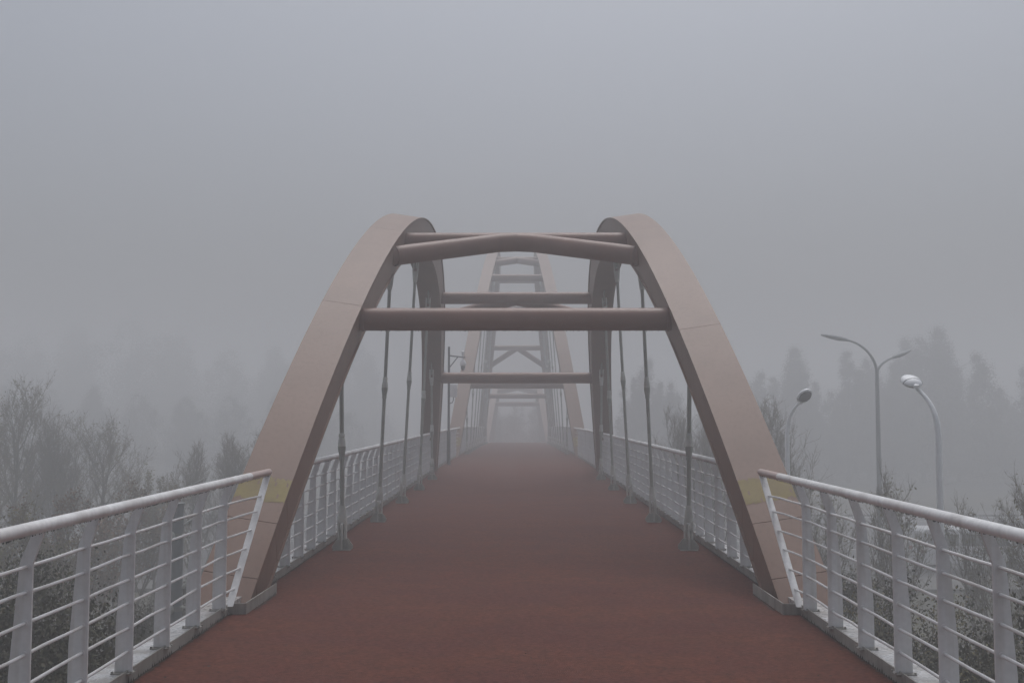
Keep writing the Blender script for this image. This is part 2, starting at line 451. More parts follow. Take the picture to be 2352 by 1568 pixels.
def make_arch(A, label, breaks, beams, ks, rad, band):
    root = tag(empty('bridge_arch', (0, A['dc'], A['z0'])), label, 'arch', 'arches over the footbridge')
    inv = Matrix.Translation((0, -A['dc'], -A['z0']))
    ext = 1.0
    while A['H'] * (1 - ext ** A['p']) > GROUND - 0.6 - A['z0']: ext += 0.01
    for s in (-1, 1):
        rib = empty('rib', (0, 0, 0), parent=root)
        cuts = [A['dc'] - A['L'] * ext] + breaks[s] + [A['dc'] + A['L'] * ext]
        g = 0.0025
        sec = rib_section(A)
        for a, c in zip(cuts[:-1], cuts[1:]):
            b = rib_mesh(A, s, a + g, c - g, sec)
            o = b.build('rib_segment', M['arch'], rib, smooth=True, angle=radians(25))
            o.data.transform(inv)
        core = [(x * 0.90, z * 0.92) for x, z in ((-A['w'] / 2, A['t'] / 2), (A['w'] / 2, A['t'] / 2), (A['w'] / 2, -A['t'] / 2), (-A['w'] / 2, -A['t'] / 2))]
        o = rib_mesh(A, s, cuts[0] + 0.1, cuts[-1] - 0.1, [(x * 0.96, z) for x, z in core]).build('joint_backing', M['arch_core'], rib)
        o.data.transform(inv)
        if band:
            for (d0, d1) in band:
                w, t = A['w'] / 2, A['t'] / 2
                rr = random.Random(9 + s); yb = MB(); nx_ = 26; ny_ = 6
                e0 = [d0 + rr.gauss(0, .008) for _ in range(nx_ + 1)]; e1 = [d1 + rr.gauss(0, .010) for _ in range(nx_ + 1)]
                for i in range(nx_):
                    for j in range(ny_):
                        V = []
                        for (ii, jj) in ((i, j), (i + 1, j), (i + 1, j + 1), (i, j + 1)):
                            dd = e0[ii] + (e1[ii] - e0[ii]) * jj / ny_
                            V.append(rib_pt(A, dd, -w + 0.003 + (2 * w - 0.006) * ii / nx_, t + 0.002, s))
                        if rr.random() < 0.03: continue
                        yb.add(V, [(0, 1, 2, 3)])
                o = yb.build('painted_band', M['yellow'], rib)
                o.data.transform(inv)
    def beam(pts, r, name='cross_beam'):
        b = MB(); b.tube(pts, r, 28)
        o = b.build(name, M['beam'], root, smooth=True); o.data.transform(inv)
        return o
    def collar(p, ax, r):
        b = MB(); q = Vector(p); a = Vector(ax).normalized()
        b.tube([q, q + a * 0.03], r * 1.09, 28)
        o = b.build('collar', M['beam'], root, smooth=True); o.data.transform(inv)
    for d, dz in beams:
        if d < 15:
            rr = random.Random(5); b = MB(); x = -1.75
            q = rib_pt(A, d, -A['w'] / 2 + 0.1, 0, 1)
            while x < 1.75:
                x += 0.012 + abs(rr.gauss(0, 0.03)); r = 0.003 + rr.random() * 0.003
                b.lathe([(r * .5, -r * 1.6), (r, -r * .6), (r * .7, r)], 5, Matrix.Translation((x, d + rr.gauss(0, .006), q.z - rad - 0.001)))
            o = tag(b.build('water_drops', M['glass'], root), kind='stuff'); o.data.transform(inv)
        p = [rib_pt(A, d, -A['w'] / 2 + 0.1, 0, s) + Vector((0, 0, dz)) for s in (-1, 1)]
        beam(p, rad)
        for s, q in zip((-1, 1), p):
            collar(q + Vector((-s * 0.09, 0, 0)), (-s, 0, 0), rad)
    for ik, (d, dend) in enumerate(ks):
        p = [rib_pt(A, d, -A['w'] / 2 + 0.1, 0, s) for s in (-1, 1)]
        beam(p, rad * 0.97)
        if dend is None: continue
        e = [rib_pt(A, dend, -A['w'] / 2 + 0.1, 0, s) for s in (-1, 1)]
        mid = (p[0] + p[1]) / 2
        mid = mid + ((e[0] + e[1]) / 2 - mid).normalized() * 0.06
        for s, q in zip((-1, 1), e):
            kx = 0.30 if (ik == 0 and d < 20) else 0.07
            kn = mid + Vector((s * kx, 0, -0.012))
            dq = (q - kn).normalized()
            beam([q, kn + dq * 0.06, kn - Vector((s * 0.06, 0, -0.003)), mid], rad, 'diagonal_brace')
            ax = (kn - q).normalized()
            collar(q + ax * 0.09, ax, rad)
    return root

A1, A2, A3 = ARCH
def mir(A, L_): return [2 * A['dc'] - d for d in reversed(L_)]
near_L = [d_for_py(A1, y) for y in (1330, 1202, 1128, 702, 531)]
near_R = [d_for_py(A1, y) for y in (1330, 1202, 1128, 757, 531)]
def y_at_h(A, h):   # near-side d for centreline height h
    return A['dc'] - A['L'] * (max(0.0, 1 - h / A['H'])) ** (1 / A['p'])
band = [(d_for_py(A1, 1157), d_for_py(A1, 1104))]
make_arch(A1, 'near pinkish brown steel arch spanning the walkway closest to the camera', {-1: near_L + mir(A1, near_L), 1: near_R + mir(A1, near_R)},
          [(13.78, 0.0), (28.88, 0.0)], [(17.0, 15.95), (25.3, 26.4)], 0.145, band)
b2 = [46.5, 51.6, 56.5]
make_arch(A2, 'tall middle arch fading into the fog behind the near arch', {-1: b2 + mir(A2, b2), 1: b2 + mir(A2, b2)},
          [(46.6, 0), (77.3, 0), (54.0, 0), (69.9, 0)], [(57.5, 56.5), (66.4, None), (50.3, None), (73.6, 75.0)], 0.18, [(44.02, 44.32)])
b3 = [95.5, 99.5]
make_arch(A3, 'farthest low arch barely showing through the fog beyond the crest', {-1: b3 + mir(A3, b3), 1: b3 + mir(A3, b3)},
          [(95.83, 0), (110.6, 0)], [(99.1, 98.0), (107.3, 108.4)], 0.145, None)

# ------------------------------------------------------------------ hangers
def hanger(A, d, s, label, group, tb_h=None, detail=True):
    zb = deck_z(d)
    base = Vector((s * 2.157, d, zb))
    top = rib_pt(A, d, 0, -A['t'] / 2, s)
    root = tag(empty('hanger', base), label, 'hanger', group)
    ax = top - base; Lg = ax.length
    q = Vector((0, 0, 1)).rotation_difference(ax.normalized())
    Mx = q.to_matrix().to_4x4()
    n = 16 if detail else 8
    # foot: fin plate between two trapezoid stiffeners
    b = MB()
    for y in (-0.055, 0.055):
        b.prism([(-0.122, 0.012), (-0.122, 0.05), (-0.060, 0.135), (0.060, 0.135), (0.122, 0.05), (0.122, 0.012)], y - 0.008, y + 0.008)
    b.box((0, 0, 0.005), (0.22, 0.20, 0.012))
    fo = b.build('anchor_foot', M['steel'], root)
    if detail: bevel(fo, 0.004, 1)
    f = MB(); f.box((0, 0, 0.165), (0.022, 0.17, 0.31)); f2 = f.build('fin_plate', M['steel2'], root)
    if detail: bevel(f2, 0.008, 2)
    def fork(z0, z1, flip):
        b = MB()
        zs = lambda z: z if not flip else Lg - z
        for x in (-0.042, 0.042):
            b.box(Mx @ Vector((x, 0, zs((0.135 + 0.36) / 2))), (0.024, 0.075, 0.225), Mx.to_3x3())
        prof = [(0.050, 0.335), (0.055, 0.36), (0.052, 0.42), (0.043, 0.50), (0.038, 0.545)]
        if flip: prof = [(r, Lg - z) for r, z in reversed(prof)]
        b.lathe(prof, n, Mx)
        # pin
        b.tube([Mx @ Vector((-0.06, 0, zs(0.23))), Mx @ Vector((0.06, 0, zs(0.23)))], 0.018, 10)
        return b.build('fork_socket', M['steel2'], root, smooth=True, angle=radians(30))
    fork(0, 0, False)
    fork(0, 0, True)
    b = MB(); b.box(Mx @ Vector((0, 0, Lg - 0.12)), (0.026, 0.20, 0.30), Mx.to_3x3()); b.build('top_lug', M['steel'], root)
    b = MB(); b.lathe([(0.0275, 0.50), (0.0275, Lg - 0.50)], n, Mx); b.build('rod', M['steel'], root, smooth=True)
    if tb_h is None: tb_h = 0.46 * Lg
    b = MB()
    prof = [(0.034, -0.17), (0.037, -0.135), (0.034, -0.128), (0.050, -0.03), (0.050, 0.0)]
    b.lathe([(r, tb_h + z) for r, z in prof], n, Mx, 1)
    prof = [(0.0495, 0.0), (0.050, 0.03), (0.039, 0.105), (0.033, 0.11), (0.040, 0.118), (0.040, 0.155), (0.033, 0.168)]
    b.lathe([(r, tb_h + z) for r, z in prof], n, Mx, 0)
    b.build('turnbuckle', [M['steel2'], M['steel']], root, smooth=True, angle=radians(30))
    return root

ordn = ['first', 'second', 'third', 'fourth', 'fifth', 'sixth', 'seventh', 'eighth', 'ninth', 'tenth', 'eleventh']
tbs = [1.28, 2.1, 2.32, 2.03, 1.23]
for s, side in ((-1, 'left'), (1, 'right')):
    for k, d in enumerate((13.71, 17.2, 20.75, 24.3, 28.0)):
        hanger(A1, d, s, 'grey steel hanger rod, %s from the camera in the %s row under the near arch' % (ordn[k], side), 'hangers of the near arch', tbs[k])
    for k in range(-5, 6):
        hanger(A2, A2['dc'] + 2.95 * k, s, 'fog-veiled hanger rod, %s from the camera in the %s row under the middle arch' % (ordn[k + 5], side), 'hangers of the middle arch, %s row' % side, None, False)

# ------------------------------------------------------------------ railings
RODH = (0.20, 0.35, 0.50, 0.65, 0.80, 0.932)
def post_mesh(s):
    """flat plate facing along the bridge; x grows inward (towards the walkway)"""
    b = MB()
    inn, out_b, out_k = 0.0, -0.108, -0.066
    P = [(inn, 0.078), (inn, 0.945), (0.058, 1.12), (0.000, 1.12), (out_k, 0.95), (out_b, 0.40), (out_b - 0.002, 0.078)]
    P = [(-s * x, z) for x, z in P]
    b.prism(P, -0.007, 0.007)
    # little weld washers where the rods pass
    for h in RODH:
        M2 = Matrix.Translation((-s * -0.032, 0, h)) @ Matrix.Rotation(pi / 2, 4, 'X')
        b.lathe([(0.019, -0.012), (0.019, 0.012)], 10, M2)
    me = b.mesh('post', M['white'])
    return me
POST = {s: post_mesh(s) for s in (-1, 1)}
bp = MB(); bp.box((0, 0, 0.004), (0.132, 0.10, 0.008))
for x in (-0.06, 0.06):
    for y in (-0.038, 0.038): bp.lathe([(0.008, 0.008), (0.008, 0.018)], 6, Matrix.Translation((x, y, 0)))
BASEP = bp.mesh('base_plate', M['kerb'])
RAILX, RAILR, RAILH = 2.335, 0.033, 1.14
def railing(s, y0, y1, posts, label, slant_end=None, slant_start=None, pink=False, start_post=True, drops=False, plates=True, rs=1):
    root = tag(empty('railing', (0, y0, 0)), label, 'railing', 'footbridge railings')
    rr = random.Random(rs)
    inv = lambda o: o.data.transform(Matrix.Translation((0, -y0, 0)))
    pe = y1 if slant_end is None else slant_end[1]
    ps = y0 if slant_start is None else slant_start[1]
    ys = yrange(ps, pe, 1.0)
    ends = [(ps, False), (pe, True)]
    b = MB()
    if pink:
        cut = pe - 0.75
        ym = [y for y in ys if y < cut - 0.2] + [cut]
        b.tube([(s * RAILX, y, deck_z(y) + RAILH) for y in ym], RAILR, 16)
    else:
        b.tube([(s * RAILX, y, deck_z(y) + RAILH) for y in ys], RAILR, 16)
    hr = b.build('handrail', M['rail'], root, smooth=True); inv(hr)
    if pink:
        b = MB()
        b.tube([(s * RAILX, cut + 0.0005, RAILH), (s * RAILX, pe - 0.006, RAILH), (s * RAILX, pe, RAILH)], [RAILR, RAILR, RAILR * 0.8], 16)
        e = b.build('handrail_end', M['railpink'], hr, smooth=True); inv(e)
    if drops:
        b = MB()
        y = max(ps, 3.5)
        while y < min(pe, 14):
            y += 0.012 + abs(rr.gauss(0, 0.025))
            r = 0.0022 + rr.random() * 0.0024
            b.lathe([(r * 0.5, -r * 1.5), (r, -r * .6), (r * .7, r)], 5, Matrix.Translation((s * (RAILX + rr.gauss(0, .004)), y, RAILH - RAILR - 0.001)))
        dr = tag(b.build('water_drops', M['glass'], hr), kind='stuff'); inv(dr)
    # rods, with the slight waviness of hand-fitted bars
    for h in RODH:
        b = MB()
        ye, yst = pe, ps
        if slant_end is not None:
            t = (h - 0.08) / 1.03
            ye = slant_end[0] + (slant_end[1] - slant_end[0]) * t
        if slant_start is not None:
            t = (h - 0.08) / 1.03
            yst = slant_start[0] + (slant_start[1] - slant_start[0]) * t
        st = 0.365
        ys2 = yrange(yst, ye, st)
        pts = []
        for i, y in enumerate(ys2):
            w = 0.0028 if i % 2 else 0.001
            xx = 2.396 + 0.032 + rr.gauss(0, 0.0015)
            if slant_end is not None and y > max(posts) + 0.02:
                xe = 2.405 - 0.06 * (h - 0.07) / 1.045
                xx = 2.428 + (xe - 2.428) * (y - max(posts)) / max(0.05, ye - max(posts))
            pts.append((s * xx, y, deck_z(y) + h + rr.gauss(0, w) + (rr.choice((0.003, -0.003, 0)) if i % 2 else 0)))
        b.tube(pts, 0.0098, 8)
        o = b.build('rail_rod', M['rod'], root, smooth=True); inv(o)
    for y in posts:
        p = link('post', POST[s], root, (s * 2.396, y - y0, deck_z(y)))
        if plates and y < 34:
            link('base_plate', BASEP, p, (s * 0.055, 0, 0.068))
    for sl in (slant_end, slant_start if start_post else None):
        if sl is None: continue
        ya, yb = sl
        b = MB()
        za, zb = deck_z(ya), deck_z(yb)
        hw, hd = 0.032, 0.010
        V = []
        for (x, y, z) in ((2.405, ya, za + 0.07), (RAILX + 0.01, yb - 0.02, zb + 1.115)):
            for dx in (-hw, hw):
                for dy in (-hd, hd):
                    V.append((s * (x + dx), y + dy, z))
        b.add(V, [(0, 1, 3, 2), (4, 6, 7, 5), (0, 4, 5, 1), (2, 3, 7, 6), (0, 2, 6, 4), (1, 5, 7, 3)])
        o = b.build('end_post', M['rail'], root); inv(o); bevel(o, 0.005, 2)
    return root

near_posts = [9.15 - 0.73 * k for k in range(17)]
for s, side in ((-1, 'left'), (1, 'right')):
    railing(s, -3.0, 10.4, near_posts, 'white plate-post railing on the %s, in front of the near arch foot' % side, slant_end=(9.30, 10.40), pink=True, drops=True, rs=3 + s)
    railing(s, 10.75, 31.7, [10.98 + 0.73 * k for k in range(29)], 'long white railing behind the %s hangers of the near arch' % side, slant_start=(10.6, 11.6), start_post=False, drops=True, rs=13 + s)
    railing(s, 32.4, 44.6, [33.6 + 0.73 * k for k in range(14)], 'short foggy railing on the %s between near and middle arch' % side, slant_end=(43.7, 44.6), slant_start=(33.2, 32.4), rs=23 + s, plates=False)
    railing(s, 45.2, 79.0, [45.5 + 0.73 * k for k in range(46)], 'pale railing on the %s under the tall middle arch' % side, rs=33 + s, plates=False)

# ------------------------------------------------------------------ camera mast on the walkway
cx_, cy_ = at(1031, 36.3), 36.3
mast = tag(empty('camera_mast', (cx_, cy_, deck_z(cy_))), 'dark grey pole with dome cameras and white box standing at the left kerb', 'camera mast')
b = MB(); b.lathe([(0.105, 0), (0.105, 0.02), (0.062, 0.03), (0.062, 1.08), (0.055, 1.10)], 16); b.build('base_sleeve', M['pole'], mast, smooth=True, angle=radians(30))
b = MB(); b.lathe([(0.042, 1.0), (0.037, 3.92)], 14); b.build('pole', M['pole'], mast, smooth=True)
b = MB(); b.tube([(0.03, 0, 3.62), (0.55, -0.02, 3.56)], 0.024, 8); b.build('arm', M['pole'], mast, smooth=True)
b = MB(); b.tube([(0.03, 0, 3.24), (0.30, -0.01, 3.58)], 0.018, 8); b.build('brace', M['pole'], mast, smooth=True)
b = MB(); b.lathe([(0.03, 3.50), (0.05, 3.47), (0.10, 3.40), (0.105, 3.30), (0.085, 3.27)], 16, Matrix.Translation((0.47, -0.02, 0))); dc = b.build('dome_camera', M['plastic'], mast, smooth=True, angle=radians(40))
b = MB(); b.lathe([(0.07, 3.269), (0.075, 3.20), (0.05, 3.14), (0.01, 3.12)], 16, Matrix.Translation((0.47, -0.02, 0))); b.build('camera_dome', M['lampgrey'], dc, smooth=True)
b = MB(); b.lathe([(0.02, 3.14), (0.02, 3.20)], 8, Matrix.Translation((0.47, -0.085, 0))); b.build('camera_lens', M['black'], dc)
b = MB(); b.lathe([(0.015, 3.56), (0.03, 3.64), (0.055, 3.70), (0.05, 3.76), (0.01, 3.79)], 12, Matrix.Translation((0.47, -0.02, 0))); b.build('antenna_dome', M['plastic'], mast, smooth=True)
b = MB(); b.lathe([(0.03, 2.98), (0.09, 3.0), (0.10, 3.10), (0.06, 3.19), (0.01, 3.20)], 14, Matrix.Translation((-0.20, 0.0, 0))); b.tube([(-0.13, 0, 3.05), (0, 0, 3.05)], 0.02, 8); b.build('side_camera', M['plastic'], mast, smooth=True)
b = MB(); b.box((0.165, -0.02, 2.45), (0.22, 0.16, 0.42)); bx = bevel(b.build('control_box', M['plastic'], mast), 0.01)
b = MB(); b.tube([(0.16, -0.02, 2.24), (0.155, -0.02, 2.14), (0.12, -0.02, 2.06), (0.04, -0.02, 2.03)], 0.014, 8); b.build('cable', M['black'], mast, smooth=True)

# ------------------------------------------------------------------ lamps beside the bridge
def park_lamp(x, y, zhead, az, label, reach=0.6, tl=30, turn=0):
    root = tag(empty('park_lamp', (x, y, GROUND), (0, 0, az)), label, 'lamp post', 'white park lamps')
    H = zhead - GROUND
    pts, rad = [], []
    for i in range(7):
        z = (H - 1.05) * i / 6; pts.append((0, 0, z)); rad.append(0.085 - 0.024 * i / 6)
    for i in range(1, 9):
        t = i / 8; pts.append(((0.06 * t + 0.42 * t ** 2.6) * (reach - 0.12) / 0.48, 0, H - 1.05 + 0.93 * t - 0.02 * t ** 3)); rad.append(0.061 - 0.022 * t)
    b = MB(); b.tube(pts, rad, 14); b.build('pole', M['lampwhite'], root, smooth=True)
    b = MB(); b.lathe([(0.14, 0), (0.14, 0.05), (0.095, 0.09), (0.10, 0.5), (0.088, 0.53)], 14); b.build('base', M['lampwhite'], root, smooth=True, angle=radians(30))
    tilt = radians(-tl)
    Mh = Matrix.Translation((reach + 0.02, 0, H)) @ Matrix.Rotation(radians(turn), 4, 'Z') @ Matrix.Rotation(tilt, 4, 'Y')
    def shell(prof_fn, u0, u1, nu, nv, name, m, parent):
        b = MB(); V = []
        for i in range(nu + 1):
            u = u0 + (u1 - u0) * i / nu
            for k in range(nv):
                w = 2 * pi * k / nv
                V.append(Mh @ Vector(prof_fn(u, w)))
        Fs = [(i * nv + k, i * nv + (k + 1) % nv, (i + 1) * nv + (k + 1) % nv, (i + 1) * nv + k) for i in range(nu) for k in range(nv)]
        Fs += [tuple(range(nv - 1, -1, -1)), tuple(nu * nv + k for k in range(nv))]
        b.add(V, Fs)
        return b.build(name, m, parent, smooth=True, angle=radians(50))
    def body(u, w):     # flattened egg, thicker towards the pole
        r = sqrt(max(0.0, 1 - u * u)) ** 0.85 * (1 - 0.10 * u)
        zz = sin(w)
        return (0.26 * u, 0.205 * r * cos(w), (0.125 if zz > 0 else 0.055) * r * zz)
    hd = shell(body, -0.97, 0.995, 18, 22, 'lamp_head', M['lampwhite'], root)
    def lens(u, w):
        r = sqrt(max(0.0, 1 - u * u)) ** 0.8
        zz = sin(w)
        return (0.01 + 0.215 * u, 0.170 * r * cos(w), -0.035 + (0.01 if zz > 0 else 0.055) * r * zz)
    shell(lens, -0.99, 0.99, 14, 20, 'lens', M['lens'], hd)
    def band_(u, w):
        r = sqrt(max(0.0, 1 - u * u)) ** 0.85 * (1 - 0.10 * u) * 1.035
        zz = sin(w)
        return (0.26 * u, 0.205 * r * cos(w), (0.125 if zz > 0 else 0.055) * r * zz)
    shell(band_, -0.42, -0.35, 2, 22, 'collar_band', M['lampgrey'], hd)
    b = MB(); b.box((-0.26, 0, 0.015), (0.10, 0.10, 0.075)); o = b.build('neck', M['lampwhite'], hd); o.data.transform(Mh); bevel(o, 0.012)
    return root
park_lamp(at(2150, 22), 22.0, 2.34, radians(123), 'white park lamp nearest the right edge, its head seen from behind', 0.60, 24, -30)
park_lamp(at(1836, 30) - 0.30, 30.3, 2.16, radians(-50), 'white park lamp beside the right arch foot, dark underside of head showing', 0.58, 42, -28)

fx, fy, fz = at(2013, 45), 45.0, top_z(854, 45)
sl = tag(empty('street_lamp', (fx, fy, GROUND)), 'grey double-armed street lamp rising behind the white park lamps', 'street lamp')
H = fz - GROUND
b = MB(); b.lathe([(0.12, 0), (0.11, 3.0), (0.075, H), (0.07, H + 0.08)], 16); b.build('pole', M['lampgrey'], sl, smooth=True)
b = MB(); b.lathe([(0.22, 0), (0.22, 0.04), (0.16, 0.06), (0.155, 1.1), (0.12, 1.15)], 16); b.build('base_sleeve', M['lampgrey'], sl, smooth=True, angle=radians(30))
def street_arm(end, tip, phi):
    """end: arm end, tip: outer end of the head, both relative to the fork; phi: how far the arm bends over"""
    pts = []
    for i in range(15):
        f_ = radians(phi) * i / 14
        hx = (1 - cos(f_)) / (1 - cos(radians(phi))); hz = sin(f_) / sin(radians(phi))
        pts.append((end[0] * hx, end[1] * hx, H - 0.12 + (end[2] + 0.12) * hz))
    b = MB(); b.tube(pts, [0.062 - 0.024 * i / 14 for i in range(15)], 10); arm = b.build('arm', M['lampgrey'], sl, smooth=True)
    p0 = Vector(pts[-1]); p1 = Vector((tip[0], tip[1], H + tip[2]))
    ax = (p1 - p0); Lh = ax.length; ax.normalize()
    side = ax.cross(Vector((0, 0, 1))).normalized(); upv = side.cross(ax)
    b = MB(); V = []; nv = 14
    for i, (t, wd, hu, hl) in enumerate(((-0.04, .05, .05, .05), (0.05, .085, .075, .06), (0.3, .15, .09, .10), (0.62, .16, .08, .09), (0.9, .12, .055, .05), (1.0, .07, .035, .03))):
        for k in range(nv):
            w = 2 * pi * k / nv
            V.append(p0 + ax * (t * Lh) + side * wd * cos(w) + upv * ((hu if sin(w) > 0 else hl) * sin(w)))
    Fs = [(i * nv + k, i * nv + (k + 1) % nv, (i + 1) * nv + (k + 1) % nv, (i + 1) * nv + k) for i in range(5) for k in range(nv)] + [tuple(range(nv - 1, -1, -1)), tuple(5 * nv + k for k in range(nv))]
    b.add(V, Fs); b.build('lamp_head', M['lampgrey'], arm, smooth=True)
street_arm((at(1946, 44.3) - fx, -0.7, top_z(781, 44.3) - fz), (at(1888, 44.0) - fx, -1.0, top_z(769, 44.0) - fz), 80)
street_arm((at(2053, 45.4) - fx, 0.5, top_z(821, 45.4) - fz), (at(2094, 45.6) - fx, 0.8, top_z(804, 45.6) - fz), 55)

# ------------------------------------------------------------------ utility pole below the left railing
ux, uy = at(413, 22), 22.0
up = tag(empty('utility_pole', (ux, uy, GROUND)), 'grey utility pole with round fittings and cable guards behind the left railing', 'utility pole')
Hp = top_z(1156, 22) - GROUND
b = MB(); b.lathe([(0.14, 0), (0.122, Hp)], 18); b.build('pole', M['lampgrey'], up, smooth=True)
b = MB(); b.lathe([(0.14, Hp), (0.14, Hp + 0.03)], 18); b.build('cap', M['lampgrey'], up)
for k, zz in enumerate((Hp - 0.62, Hp - 2.05)):
    b = MB(); b.lathe([(0.137, zz - 0.05), (0.137, zz + 0.05)], 18); b.build('clamp_band', M['steel'], up)
    Mx = Matrix.Translation((-0.10, -0.16, zz)) @ Matrix.Rotation(pi / 2, 4, 'X')
    b = MB(); b.lathe([(0.10, -0.02), (0.115, 0.0), (0.115, 0.035), (0.09, 0.05)], 18, Mx); dsk = b.build('round_fitting', M['steel2'], up, smooth=True, angle=radians(30))
    b = MB(); b.tube([(-0.10, -0.16, zz + 0.1), (-0.10, -0.165, zz + 0.42)], 0.012, 6); b.build('conduit', M['steel2'], dsk)
    b = MB(); b.tube([(0.1, -0.05, zz + 0.02), (0.22, -0.06, zz + 0.02), (0.26, -0.06, zz + 0.09)], 0.022, 8); b.build('bracket', M['steel2'], up, smooth=True)
for k in range(6):
    zz = Hp - 0.1 - 0.28 * k
    b = MB()
    pts = []
    for i in range(26):
        w = i / 25 * 2 * pi * 3
        pts.append((0.20 + 0.30 * i / 25, 0.035 * cos(w), zz + 0.16 * i / 25 + 0.04 * sin(w)))
    b.tube(pts, 0.011, 5); b.build('cable_guard', M['steel'], up, smooth=True)
b = MB(); b.tube([(0.10, 0.0, Hp + 0.30), (0.52, 0.0, Hp + 0.52)], 0.012, 6); b.tube([(0.10, 0, Hp + 0.30), (0.06, 0, Hp - 0.05)], 0.012, 6); b.build('stay_bar', M['steel2'], up)
b = MB(); b.tube([(0.12, 0.0, Hp - 0.42), (0.50, 0.0, Hp - 0.18)], 0.03, 8); b.build('side_arm', M['steel2'], up)
b = MB(); b.tube([(0.12, 0.0, Hp - 1.65), (0.42, 0.0, Hp - 1.40)], 0.035, 8); b.build('side_arm', M['steel2'], up)

# ------------------------------------------------------------------ vehicles on the road
def wheel(parent, x, y, r=0.33):
    b = MB(); Mw = Matrix.Translation((x, y, r)) @ Matrix.Rotation(pi / 2, 4, 'X')
    b.lathe([(r * .62, -.10), (r * .94, -.105), (r, -.07), (r, .07), (r * .94, .105), (r * .62, .10)], 22, Mw)
    w = b.build('wheel', M['tyre'], parent, smooth=True, angle=radians(30))
    b = MB(); b.lathe([(r * .60, -.108), (r * .2, -.112), (r * .2, .112), (r * .60, .108)], 18, Mw); b.build('rim', M['rim'], w, smooth=True, angle=radians(30))
def vehicle(name, label, cat, loc, rz, prof, glass, wid, m, wheels, lamps):
    root = tag(empty(name, loc, (0, 0, rz)), label, cat)
    b = MB(); b.prism(prof, -wid / 2, wid / 2)
    bevel(b.build('body', m, root), 0.07, 3)
    for poly in glass:
        for s in (-1, 1):
            b = MB(); b.prism(poly, s * (wid / 2 + 0.004) - 0.004, s * (wid / 2 + 0.004) + 0.004); b.build('window', M['glass'], root)
    for x in wheels:
        for s in (-1, 1): wheel(root, x, s * (wid / 2 - 0.09))
    for (x, z, mm, nm) in lamps:
        for s in (-1, 1):
            b = MB(); b.box((x, s * (wid / 2 - 0.16), z), (0.06, 0.24, 0.16)); b.build(nm, mm, root)
    return root
vehicle('van', 'white van on the road below, behind branches right of the park lamp pole', 'van', (at(2215, 50.5), 50.5, GROUND + 0.03), 0,
        [(-2.4, .35), (2.45, .35), (2.5, .75), (2.35, 1.02), (1.75, 1.12), (1.15, 1.86), (0.9, 1.93), (-2.35, 1.95), (-2.45, 1.8)],
        [[(-2.25, 1.2), (-0.85, 1.2), (-0.85, 1.72), (-2.25, 1.72)], [(-0.7, 1.2), (0.35, 1.2), (0.35, 1.72), (-0.7, 1.72)], [(0.45, 1.2), (1.55, 1.2), (1.1, 1.72), (0.45, 1.72)]],
        1.75, M['van'], (-1.5, 1.6), [(2.46, .82, M['plastic'], 'headlight'), (-2.46, .95, M['red'], 'tail_light')])
vehicle('car', 'silver grey car on the road below, glimpsed between the left railing posts', 'car', (at(262, 49.5), 49.5, GROUND + 0.03), pi,
        [(-2.1, .32), (2.15, .32), (2.22, .62), (2.05, .80), (1.2, .92), (0.55, 1.38), (-0.9, 1.42), (-1.65, 1.0), (-2.15, .95)],
        [[(-1.4, .98), (-0.2, .98), (-0.2, 1.32), (-0.85, 1.33)], [(-0.1, .98), (0.95, .96), (0.5, 1.30), (-0.1, 1.32)]],
        1.72, M['carp'], (-1.35, 1.4), [(2.19, .66, M['plastic'], 'headlight'), (-2.13, .78, M['red'], 'tail_light')])

# ------------------------------------------------------------------ trees
def prism_branch(mb, pts, r0, r1, n=3):
    m = len(pts)
    mb.tube(pts, [r0 + (r1 - r0) * i / (m - 1) for i in range(m)], n, cap=False)

def grow(rr, p, dirv, length, r, segs, wob, upw):
    pts = [p.copy()]; d = dirv.normalized()
    for i in range(segs):
        d = (d + Vector((rr.gauss(0, wob), rr.gauss(0, wob), rr.gauss(0, wob) + upw))).normalized()
        pts.append(pts[-1] + d * (length / segs))
    return pts, d

def tg(rr):
    return max(-1.45, min(1.45, rr.gauss(0, .9)))

def leaf(mb, rr, p, s):
    a = Vector((rr.gauss(0, 1), rr.gauss(0, 1), rr.gauss(0, 1))).normalized()
    b = a.cross(Vector((rr.gauss(0, 1), rr.gauss(0, 1), rr.gauss(0, 1)))).normalized()
    mb.add([p - a * s, p + b * s * .55, p + a * s, p - b * s * .55], [(0, 1, 2, 3)], 1)

